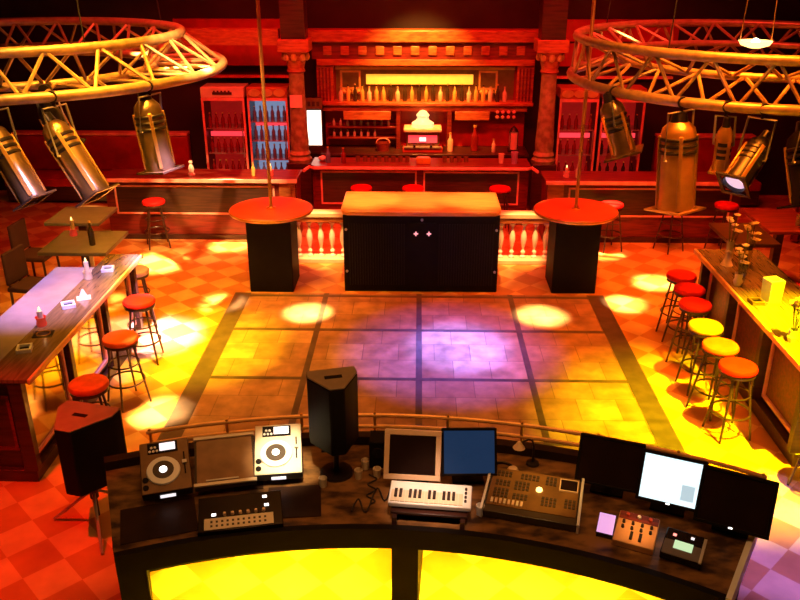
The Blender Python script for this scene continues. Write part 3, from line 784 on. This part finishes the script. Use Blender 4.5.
h = on_ring(RC, 2.28, 2.86, 3.22)
par('small brass stage spotlight between the upright and the lilac-lensed one', h, (h[0]+.03,h[1]+.02,2.45), (.05,.1,-.9), .48, .085, 'brass')
h = on_ring(RC, 2.28, 2.86, 4.08)
par('large matt black stage spotlight under the right truss, furthest right', h, (h[0]-.02,h[1],2.35), (.15,-.3,-.9), .75, .2, 'black')

# hanging lamp on two wires
hx, hy, hz = 3.20, 8.2, 3.50
t = thing('pendant_lamp', 'glowing yellow dish lamp hanging on two wires above the right truss', 'lamp', (hx,hy,hz))
MB().lathe([(0,0),(.05,.004),(.13,.03),(.155,.07),(.15,.07),(.12,.04),(0,.015)], 20).build('dish', 'lampshade', t)
MB().ball((0,0,.055), .04, 12).build('bulb', 'bulb', t)
for s in (-1,1): MB().bar((s*.15,0,.07),(s*.06,0,ZC-hz),.005,n=6).build('wire', 'brass', t)

# ------------------------------------------------------------------ DJ desk
DC = (-.3,.2)
A0, A1 = R(-22.4), R(31.)
def pol(r, a): return (DC[0]+r*math.sin(a), DC[1]+r*math.cos(a))
def ang(x, y): return math.atan2(x-DC[0], y-DC[1])
dk = thing('dj_desk', 'long curved black and brown control desk in the foreground', 'desk', (0,4.6,0))
O = tr(0,-4.6,0)
def dmb(): return MB(O)
dmb().arc(DC, 4.10, 5.06, A0, A1, .91, .95).build('desk_top', 'desktop', dk)
dmb().arc(DC, 4.05, 4.10, A0, A1, .80, .952).build('edge_lip', 'black', dk)
dmb().arc(DC, 4.99, 5.05, A0+.01, A1-.01, 0, .91).build('front_panel', 'black', dk)
for a in (A0+.02, R(3.2), A1-.02):
    x, y = pol(4.6, a); dmb().box(-.09,.09,-.40,.4,0,.91, tr(x,y,0) @ rz_m(-a)).build('support_panel', 'black', dk)
dmb().arc(DC, 5.02, 5.10, A0, A1, .85, 1.02).build('back_ledge', 'deskpanel', dk)
def rail(r, z, nm):
    n = 60; b = dmb(); b.tube([(*pol(r, A0+.06+(A1-A0-.06)*i/n), z) for i in range(n+1)], .016, 8); return b.build(nm, 'railbrass', dk)
rail(5.2, 1.10, 'upper_rail'); rail(5.2, 1.0, 'lower_rail')
for i in range(9):
    a = A0+.065+(A1-A0-.07)*i/8; x, y = pol(5.2, a); x2, y2 = pol(5.09, a)
    b = dmb(); b.bar((x,y,.9),(x,y,1.125),.012); b.bar((x,y,.93),(x2,y2,.93),.012); b.build('rail_post', 'brass', dk)
b = dmb(); b.arc(DC, 4.05, 5.14, A1, A1+.008, .80, .97, 1); plab(b.build('end_trim', 'white', dk), 'pale edge strip')
for a, r, w, d in ((R(-18.5),4.33,.24,.18),(R(-6.8),4.35,.18,.17),(R(-10.8),4.62,.10,.10)):
    x, y = pol(r, a); mt = tr(x,y,0) @ rz_m(-a)
    b = dmb(); b.box(-w,w,-d,d,.95,.956, mt); plab(b.build('hatch', 'deskpanel', dk), 'dark inset hatch')

def ondesk(name, label, cat, x, y, z=.95, extra=0., group=None):
    return thing(name, label, cat, (x,y,z), -ang(x,y)+extra, group)
def tilt(deg, y=0., z=0.):      # tilt about the local x axis so that the back rises
    return tr(0,y,z) @ Matrix.Rotation(R(deg), 4, 'X')

# CD players
def cdj(label, x, y, bodym, platem):
    t = ondesk('cd_player', label, 'cd player', x, y, .95, 0, 'club cd players')
    T = tilt(22, -.19, .05)
    b = MB(); b.box(-.13,.13,.02,.08,0,.045); b.box(-.13,.13,.26,.34,0,.15); b.build('stand', 'darkmetal', t)
    MB().box(-.165,.165,0,.42,0,.07,T).build('body', 'darkmetal', t, .01)
    f = MB().box(-.162,.162,.004,.416,.0701,.078,T).build('face_plate', platem, t, .004)
    MB().lathe([(0,0),(.108,0),(.112,.006),(.108,.016),(.085,.02),(0,.02)], 32, mtx=T @ tr(-.015,.165,.078)).build('jog_wheel', bodym, t)
    MB().lathe([(.070,.0201),(.070,.0225),(0,.0225)], 28, mtx=T @ tr(-.015,.165,.078)).build('jog_plate', 'darkbronze' if bodym == 'white' else 'silver', t)
    MB().lathe([(.026,.0226),(.026,.027),(0,.028)], 18, mtx=T @ tr(-.015,.165,.078)).build('jog_hub', 'ledwhite' if bodym == 'white' else 'white', t)
    MB().box(-.11,.09,.315,.40,.0785,.086,T).build('display_hood', 'black', t)
    plab(MB().box(-.03,.075,.328,.39,.0865,.089,T).build('display', 'lcdwhite', t), 'white lit display')
    b = MB()
    for k in range(5): b.lathe([(0,0),(.009,0),(.009,.006),(0,.006)], 10, mtx=T @ tr(-.095+k*.012,.33+.03*(k % 2),.0865))
    b.build('track_button', 'white', t)
    MB().box(.122,.132,.12,.3,.0785,.081,T).build('pitch_slot', 'black', t)
    MB().box(.112,.142,.2,.225,.081,.095,T).build('pitch_fader', 'silver', t)
    for k in range(2): MB().lathe([(0,0),(.02,0),(.02,.008),(0,.009)], 14, mtx=T @ tr(-.135,.05+.06*k,.0785)).build('play_button', 'black', t)
    plab(MB().box(-.05,.05,-.004,0,.015,.045,T).build('disc_slot', 'lcdwhite', t), 'white lit slot')
    return t
cdj('dark-faced CD player left of the smoked panel on the desk', -1.71, 4.66, 'white', 'bronze')
cdj('bright silver CD player right of the smoked panel on the desk', -.97, 4.88, 'white', 'cream')
# smoked mixer lid between them
t = ondesk('mixer_cover', 'dark smoked panel in a pale frame between the two CD players', 'panel', -1.33, 4.78)
T = tilt(22, -.19, .05)
b = MB(); b.box(-.18,.18,.02,.08,0,.045); b.box(-.18,.18,.26,.34,0,.14); b.build('stand', 'darkmetal', t)
MB().box(-.205,.205,0,.40,0,.05,T).build('tray', 'darkmetal', t)
MB().box(-.19,.19,.02,.375,.05,.056,T).build('smoked_sheet', 'smoked', t)
for y in (.375,-.005): MB().box(-.21,.21,y,y+.025,.05,.068,T).build('frame_bar', 'cream', t, .003)
MB().box(-.13,.09,.03,.042,.0561,.066,T).build('latch_bar', 'silver', t, .002)
# rack unit in front
t = ondesk('rack_mixer', 'black rack mixer with knobs and a pale button strip in front of the smoked panel', 'mixer', -1.14, 4.34)
T = tilt(10, -.14, .010)
MB().box(-.27,.27,-.005,.29,-.006,.03,T).build('case', 'gloss', t, .004)
MB().box(-.23,.21,.005,.10,.03,.036,T).build('button_strip', 'cream', t, .002)
b = MB()
for i in range(2):
    for k in range(11): b.box(-.19+k*.034,-.176+k*.034,.025+i*.034,.038+i*.034,.036,.041,T)
b.build('button', 'darkbronze', t)
for k in range(6): MB().lathe([(0,0),(.012,0),(.01,.018),(0,.02)], 12, mtx=T @ tr(-.1+k*.05,.125,.03)).build('knob', 'beige', t)
for x, y in ((-.17,.13),(.16,.245),(.17,.17)): plab(MB().box(x-.014,x+.014,y-.009,y+.009,.03,.035,T).build('indicator', 'ledwhite', t), 'white lit indicator')

# loudspeakers: wedge-shaped plan, tapered rear towards the camera
def speaker_parts(t, z0, h, s=1.):
    pl = [(-.21*s,.16*s),(.21*s,.16*s),(.215*s,.05*s),(.06*s,-.20*s),(-.06*s,-.20*s),(-.215*s,.05*s)]
    MB().prism(pl, z0, z0+h-.012, taper=1.0).build('cabinet', 'black', t, .012)
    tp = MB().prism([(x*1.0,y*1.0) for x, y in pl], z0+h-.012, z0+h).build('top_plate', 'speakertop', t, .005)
    MB().box(-.06,.06,-.02,.02,z0+h,z0+h+.003).build('handle_slot', 'black', tp)
    MB().box(-.2*s,.2*s,.16*s,.172*s,z0+.03,z0+h-.03).build('grille', 'blackgrille', t)
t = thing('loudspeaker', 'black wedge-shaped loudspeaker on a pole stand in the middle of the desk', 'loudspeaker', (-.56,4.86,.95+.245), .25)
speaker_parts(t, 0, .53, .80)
t = thing('speaker_stand', 'short pole stand under the middle loudspeaker on the desk', 'stand', (-.56,4.86,.95))
MB().bar((0,0,.02),(0,0,.23),.02,n=12).build('pole', 'darkmetal', t)
MB().box(-.09,.09,-.09,.09,.23,.244).build('plate', 'darkmetal', t)
MB().lathe([(0,0),(.12,0),(.115,.018),(.03,.025),(0,.025)], 20).build('base', 'darkmetal', t)
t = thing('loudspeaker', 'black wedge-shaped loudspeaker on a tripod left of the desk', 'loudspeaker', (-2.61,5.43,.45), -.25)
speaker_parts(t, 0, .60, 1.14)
t = thing('speaker_tripod', 'tripod stand under the loudspeaker left of the desk', 'stand', (-2.61,5.43,0))
MB().bar((0,0,.1),(0,0,.436),.02,n=12).build('pole', 'darkmetal', t)
MB().box(-.1,.1,-.1,.1,.435,.449).build('plate', 'darkmetal', t)
MB().lathe([(.035,.28),(.035,.36)], 12).build('collar', 'darkmetal', t)
for k in range(3):
    a = -PI/2 + .4 + k*2*PI/3
    MB().bar((.03*math.cos(a),.03*math.sin(a),.33),(.40*math.cos(a),.40*math.sin(a),.013),.013,n=8).build('leg', 'steel', t)

# monitors
def monitor(label, x, y, z, w, h, tl, frame, screen, extra=0., bez=.022, thick=.05, foot=True, grp='screens on the desk', name='monitor'):
    t = thing(name, label, 'screen', (x,y,.95), -ang(x,y)+extra, grp)
    T = tr(0,0,z-.95) @ Matrix.Rotation(R(-tl),4,'X')       # leans back
    MB().box(-w/2,w/2,0,thick,-h/2,h/2,T).build('housing', frame, t, .008)
    b = MB(); b.box(-w/2,w/2,-.012,0,-h/2,-h/2+bez,T); b.box(-w/2,w/2,-.012,0,h/2-bez,h/2,T); b.box(-w/2,-w/2+bez,-.012,0,-h/2+bez,h/2-bez,T); b.box(w/2-bez,w/2,-.012,0,-h/2+bez,h/2-bez,T)
    b.build('bezel', frame, t, .003)
    s = MB().box(-w/2+bez,w/2-bez,-.004,-.0005,-h/2+bez,h/2-bez,T).build('screen', screen, t)
    b = MB(); zz = z-.95
    b.tube([(0,thick*.6,zz-.05),(0,.08,(zz-.05)*.5),(0,.08,.012)], .022, 8); b.build('neck', frame if frame != 'beige' else 'black', t)
    MB().box(-.11,.11,-.02,.17,0,.014).build('foot', frame if frame != 'beige' else 'black', t, .004)
    return t, T, s
t, T, s = monitor('beige-framed monitor with dark screen behind the small keyboard', -.02, 4.74, 1.19, .39, .34, 26, 'beige', 'screenoff', 0, .036)
t, T, s = monitor('black monitor with dim blue screen right of the beige one', .37, 4.77, 1.20, .38, .325, 26, 'black', 'screenblue', .18, .016)
t, T, s = monitor('black monitor with dark screen, left of the white lit screen', 1.31, 4.66, 1.20, .43, .33, 26, 'black', 'screenoff', .02, .016)
t, T, s = monitor('monitor with bright white screen between two dark monitors', 1.67, 4.47, 1.20, .41, .33, 26, 'black', 'screenwhite', .05, .02)
b = MB(); b.box(.07,.15,-.006,-.0045,-.11,-.01,T); plab(b.build('picture', 'screengrey', s), 'grey picture on the screen')
plab(MB().box(-.012,.012,-.0135,-.0121,-.157,-.148,T).build('power_light', 'ledwhite', t), 'white power light')
t, T, s = monitor('wide black monitor with dark screen at the right end of the desk', 2.015, 4.27, 1.19, .45, .36, 26, 'black', 'screenoff', .08, .02)
plab(MB().box(-.012,.012,-.0135,-.0121,-.172,-.163,T).build('power_light', 'ledwhite', t), 'white power light')

t = ondesk('subwoofer_box', 'small black speaker box behind the beige monitor', 'loudspeaker', -.27, 5.0)
MB().box(-.06,.06,-.08,.08,0,.22).build('cabinet', 'black', t, .006)
MB().lathe([(.045,0),(.04,.004),(0,.002)], 16, mtx=tr(0,-.08,.13) @ Matrix.Rotation(PI/2,4,'X')).build('cone', 'blackgrille', t)

# little keyboard on its stand
t = ondesk('midi_keyboard', 'small white music keyboard on a stand in front of the beige monitor', 'keyboard', .10, 4.43, 1.03)
T = tilt(10, -.09, .012)
MB().box(-.27,.27,0,.2,0,.04,T).build('case', 'white', t, .008)
b = MB()
for k in range(15): b.box(-.255+k*.0315,-.255+k*.0315+.0295,.012,.11,.04,.048,T)
b.build('white_keys', 'cream', t, .001)
for k in range(14):
    if k % 7 in (2,6): continue
    b = MB(); b.box(-.255+(k+1)*.0315-.010,-.255+(k+1)*.0315+.009,.045,.112,.048,.060,T); b.build('black_key', 'keyblack', t)
for k in range(4): MB().lathe([(0,0),(.009,0),(.008,.014),(0,.015)], 10, mtx=T @ tr(.232,.05+k*.035,.04)).build('knob', 'darkmetal', t)
t = ondesk('keyboard_stand', 'low wooden stand under the small white keyboard', 'stand', .10, 4.43)
MB().box(-.25,.25,-.12,.1,.06,.078).build('shelf', 'darkwood', t, .003)
for s in (-.22,.22): MB().box(s-.015,s+.015,-.16,.1,0,.06).build('leg', 'darkwood', t)
b = MB(); b.box(-.205,.205,-.06,.1,.0,.055); plab(b.build('drawer', 'deskpanel', t), 'dark drawer front')

# lighting console
t = ondesk('lighting_console', 'bronze lighting console with buttons between pale side cheeks', 'control desk', .79, 4.53)
T = tilt(7, -.22, .012)
MB().box(-.30,.30,-.0,.43,-.01,.05,T).build('case', 'darkbronze', t, .006)
MB().box(-.29,.29,.06,.42,.05,.056,T).build('face', 'bronze', t)
for s in (-.312,.312): plab(MB().box(s-.009,s+.009,-.01,.43,-.01,.07,T).build('side_cheek', 'white', t, .003), 'pale side strip')
for gx, gy, nx, ny in ((-.26,.14,4,3),(-.26,.25,4,2),(-.13,.14,4,2),(-.13,.23,4,3),(-.26,.34,4,2),(-.10,.34,5,2),(.06,.12,4,3),(.21,.13,3,3),(.07,.32,3,3)):
    b = MB()
    for i in range(nx):
        for j in range(ny): b.box(gx+i*.026,gx+i*.026+.019,gy+j*.03,gy+j*.03+.021,.056,.061,T)
    b.build('button_block', 'darkbronze', t)
for k in range(8): MB().box(-.265+k*.028,-.25+k*.028,.075,.12,.056,.064,T).build('fader', 'beige' if k % 3 else 'cream', t)
f = MB().box(.17,.28,.29,.39,.056,.064,T).build('touch_screen', 'screenoff', t)
b = MB(); b.box(.163,.287,.283,.29,.056,.067,T); b.box(.163,.287,.39,.397,.056,.067,T); b.box(.163,.17,.29,.39,.056,.067,T); b.box(.28,.287,.29,.39,.056,.067,T); b.build('screen_frame', 'beige', f)
plab(MB().lathe([(0,0),(.022,0),(.02,.012),(0,.014)], 14, mtx=T @ tr(.035,.26,.056)).build('trackball', 'lampshade', t), 'glowing yellow trackball')
# clutter behind it
t = ondesk('desk_lamp', 'small gooseneck lamp behind the lighting console', 'lamp', .85, 5.0)
MB().lathe([(0,0),(.05,0),(.045,.015),(0,.02)], 14).build('base', 'darkmetal', t)
MB().tube([(0,0,.015),(0,.0,.15),(-.01,-.01,.2),(-.04,-.03,.22),(-.08,-.05,.205)], .008).build('neck', 'darkmetal', t)
MB().lathe([(.012,.05),(.03,.02),(.045,0),(.04,0),(.02,.02)], 12, mtx=tr(-.1,-.06,.16)).build('shade', 'beige', t)
t = ondesk('headphones', 'dark headphones lying behind the lighting console', 'headphones', .62, 4.93)
MB().tube([(-.08*math.cos(a),.07*math.sin(a),.012) for a in [PI*i/12 for i in range(13)]], .010).build('headband', 'darkmetal', t)
for s in (-1,1): MB().lathe([(0,0),(.035,0),(.04,.015),(.03,.03),(0,.032)], 14, mtx=tr(s*.08,-.01,0)).build('ear_cup', 'beige', t)
glass('small pale glass on the desk under the middle loudspeaker', -.64, 4.70, .95, 'cream', .07, .03, 'small glasses on the desk')
glass('small pale glass on the desk right of the loudspeaker stand', -.40, 4.80, .95, 'cream', .07, .03, 'small glasses on the desk')
glass('small pale glass on the desk beside the black speaker box', -.36, 4.92, .95, 'cream', .07, .03, 'small glasses on the desk')
glass('small pale glass on the desk nearest the beige monitor', -.27, 4.82, .95, 'cream', .07, .03, 'small glasses on the desk')
glass('small white cup on the desk between keyboard and lighting console', .43, 4.42, .95, 'white', .07, .03)

# right-hand gear
t = ondesk('phone_display', 'small lilac glowing display at the left of the orange mixer', 'display', 1.215, 4.24)
T = tilt(35, -.04, .02)
MB().box(-.055,.055,0,.14,0,.015,T).build('case', 'darkmetal', t, .004)
plab(MB().box(-.05,.05,.006,.134,.015,.018,T).build('screen', 'lilacglow', t), 'lilac glowing screen')
MB().box(-.05,.05,-.045,.06,0,.014).build('foot', 'darkmetal', t)
M['orangeplastic'] = mat('orange_plastic', (.75,.36,.14), .45)
t = ondesk('small_mixer', 'small orange mixer with dark knobs and faders', 'mixer', 1.40, 4.20)
T = tilt(10, -.13, .008)
MB().box(-.125,.125,0,.26,-.004,.05,T).build('case', 'orangeplastic', t, .006)
b = MB(); b.box(-.12,.12,.19,.25,.05,.056,T); b.build('socket_strip', 'redwood', t)
for i in range(4):
    for j in range(2): MB().lathe([(0,0),(.011,0),(.009,.02),(0,.022)], 10, mtx=T @ tr(-.085+i*.057,.12+j*.042,.05)).build('knob', 'darkmetal', t)
for i in range(2): MB().box(-.03+i*.055,-.012+i*.055,.03,.09,.05,.064,T).build('fader', 'darkmetal', t)
for i in range(3): MB().lathe([(0,0),(.012,0),(.012,.016),(0,.017)], 10, mtx=T @ tr(-.07+i*.07,.22,.056)).build('socket', 'white' if i == 1 else 'redtop', t)
t = ondesk('effects_unit', 'grey effects unit with a pale green display beside the orange mixer', 'effects unit', 1.655, 4.06)
T = tilt(10, -.11, .008)
MB().box(-.12,.12,0,.22,-.004,.05,T).build('case', 'gloss', t, .006)
MB().box(-.115,.115,.005,.12,.05,.054,T).build('face', 'tablegrey', t)
plab(MB().box(-.055,.055,.06,.125,.0541,.058,T).build('display', 'lcdgreen', t), 'pale green lit display')
plab(MB().box(-.075,-.055,.16,.175,.05,.056,T).build('indicator', 'ledred', t), 'red light')
plab(MB().box(.03,.05,.17,.185,.05,.056,T).build('indicator', 'lcdwhite', t), 'white light')
MB().box(.105,.122,.0,.2,.05,.06,T).build('side_strip', 'silver', t)
# cables on the desk
def cable(label, pts):
    o = MB().tube(pts, .006, 6).build('cable', 'cable'); tag(o, label, 'cable', 'cables on the desk')
cable('loose black cable on the desk left of the keyboard', [(-.42+.012*i, 4.42+.1*math.sin(i*.6)+.012*i, .957) for i in range(24)])
cable('black cable curling on the desk in front of the small speaker box', [(-.30+.03*math.sin(i*.8), 4.5+.016*i, .957) for i in range(22)])
# dark mat across the operator's floor
tag(MB().box(-.17,.02,2.2,4.6,0,.012).build('cable_ramp', 'black'), 'black cable ramp across the lit floor in front of the desk', 'cable cover')

# ------------------------------------------------------------------ lights
def spot(name, loc, tgt, col, power, size, blend=.5, rad=.05):
    l = bpy.data.lights.new(name, 'SPOT'); l.color = col; l.energy = power; l.spot_size = R(size); l.spot_blend = blend; l.shadow_soft_size = rad
    o = bpy.data.objects.new(name, l); COL.objects.link(o); o.location = loc
    o.rotation_euler = (Vector(tgt)-Vector(loc)).to_track_quat('-Z','Y').to_euler(); return o
def area(name, loc, tgt, col, power, sx, sy, spread=180):
    l = bpy.data.lights.new(name, 'AREA'); l.shape = 'RECTANGLE'; l.size = sx; l.size_y = sy; l.color = col; l.energy = power; l.spread = R(spread)
    o = bpy.data.objects.new(name, l); COL.objects.link(o); o.location = loc
    o.rotation_euler = (Vector(tgt)-Vector(loc)).to_track_quat('-Z','Y').to_euler(); return o
WARM = (1,.72,.28)
for i, (x, y, s, p) in enumerate(((-3.96,11.49,10,30000),(-3.02,12.3,7,18000),(-2.6,10.0,6.5,26000),(-1.42,9.71,6.5,40000),(1.61,9.68,7,34000),(2.78,10.1,6,24000),(3.38,10.85,6.5,24000),(2.94,12.05,6.5,18000),(-2.62,7.2,6.5,26000),(-6.0,14.0,8,9000))):
    spot('downlight', (x, y+.25, 5.7), (x,y,0), WARM, p, s*1.15, 1.)
YEL = (1,.92,.0)
spot('yellow_wash', (3.9,5.0,5.6), (2.95,6.9,0), YEL, 15000, 34, 1.)
spot('yellow_bar', (4.2,6.6,5.6), (3.8,7.5,1.05), YEL, 9000, 16, 1.)
spot('yellow_left', (-2.2,7.0,5.6), (-2.6,8.7,0), (1,.84,.0), 8500, 24, 1.)
for i, a in enumerate((-.22,-.06,.16,.33)):      # unseen lights added under the desk to turn the floor yellow
    x, y = pol(4.35, a); area('under_desk_fill', (x,y,.78), (x,y+.15,0), (1,.85,.02), 70, .5, .1)
spot('purple_dance', (.4,7.0,5.6), (.4,8.6,0), (.12,.10,1), 9000, 28, 1.)
spot('purple_core', (.45,7.0,5.6), (.5,8.75,0), (.12,.16,1), 26000, 15, 1.)
spot('purple_left', (-1.7,8.6,5.6), (-3.2,9.0,0), (.62,.42,1), 26000, 13, 1.)
spot('purple_bar', (-2.3,6.2,5.6), (-3.9,7.9,1.), (.42,.34,1), 4500, 24, .9)
spot('purple_right', (3.2,4.2,5.6), (3.0,5.35,0), (.16,.10,1), 5000, 20, .7)
RED = (1,.012,.006)
spot('red_left', (-3.6,4.6,5.6), (-3.1,5.4,0), RED, 1700, 30, .9)
area('red_back', (0,13.4,5.0), (0,15,1.4), RED, 150, 8, .4, 120)
area('red_front', (0,10.6,5.6), (0,12.8,.5), (1,.045,.025), 340, 9, .5, 90)
area('amber_right', (3.3,9.2,5.7), (3.3,10.0,0), (1,.22,.01), 260, 1.4, 3.4, 60)
area('amber_left', (-3.2,9.0,5.7), (-3.2,10.0,0), (1,.42,.03), 290, 1.4, 3.4, 60)
area('orange_fill', (0,7.6,5.7), (0,7.8,0), (1,.32,.05), 70, 4.4, 3.4, 70)
area('desk_fill', (-.2,3.2,5.6), (0,4.7,1), (1,.45,.14), 38, 4, .8, 100)
spot('cd_player_boost', (-.6,3.0,5.6), (-.93,4.85,1), (1,.82,.5), 4000, 7, 1.)  # this and the next three: spots added to brighten the desk gear
spot('keyboard_boost', (.2,3.0,5.6), (.1,4.5,1), (1,.66,.5), 1500, 9, 1.)
spot('console_boost', (.9,3.0,5.6), (.85,4.6,1), (1,.62,.15), 900, 8, 1.)
spot('mixer_boost', (1.4,2.8,5.6), (1.4,4.2,1), (1,.5,.15), 1200, 4, 1.)
spot('truss_left', (-2.0,8.0,5.5), (-2.65,10.3,3.1), (1,.66,.24), 6000, 26, 1.)
spot('truss_left_low', (-3.6,6.2,5.5), (-4.2,8.6,2.9), (1,.45,.12), 300, 50, .8)
spot('truss_right', (3.0,7.2,5.5), (2.3,9.9,3.1), (1,.36,.08), 300, 50, .9)
for x, p in ((-.75,3600),(0,2200),(.8,3400)): spot('cabinet_top', (x,9.9,5.6), (x+.02,10.95,1.17), (1,.5,.14), p, 15, 1.)
spot('niche', (0,13.6,4.4), (0,15.1,1.95), (1,.46,.07), 1500, 58, .9)
spot('balusters_left', (-1.5,10.1,5.4), (-1.45,11.58,.15), (1,.58,.17), 4800, 9, .9)
spot('balusters_right', (1.55,10.1,5.4), (1.55,11.58,.15), (1,.50,.13), 4800, 9, .9)

w = bpy.data.worlds.new('world'); sc.world = w; w.use_nodes = True
bg = w.node_tree.nodes['Background']; bg.inputs[0].default_value = (.02,.006,.004,1); bg.inputs[1].default_value = .3

# ------------------------------------------------------------------ colour management
vs = sc.view_settings
vs.view_transform = 'Standard'; vs.look = 'None'; vs.exposure = 0.; vs.gamma = 1.; vs.use_curve_mapping = False
sc.display_settings.display_device = 'sRGB'
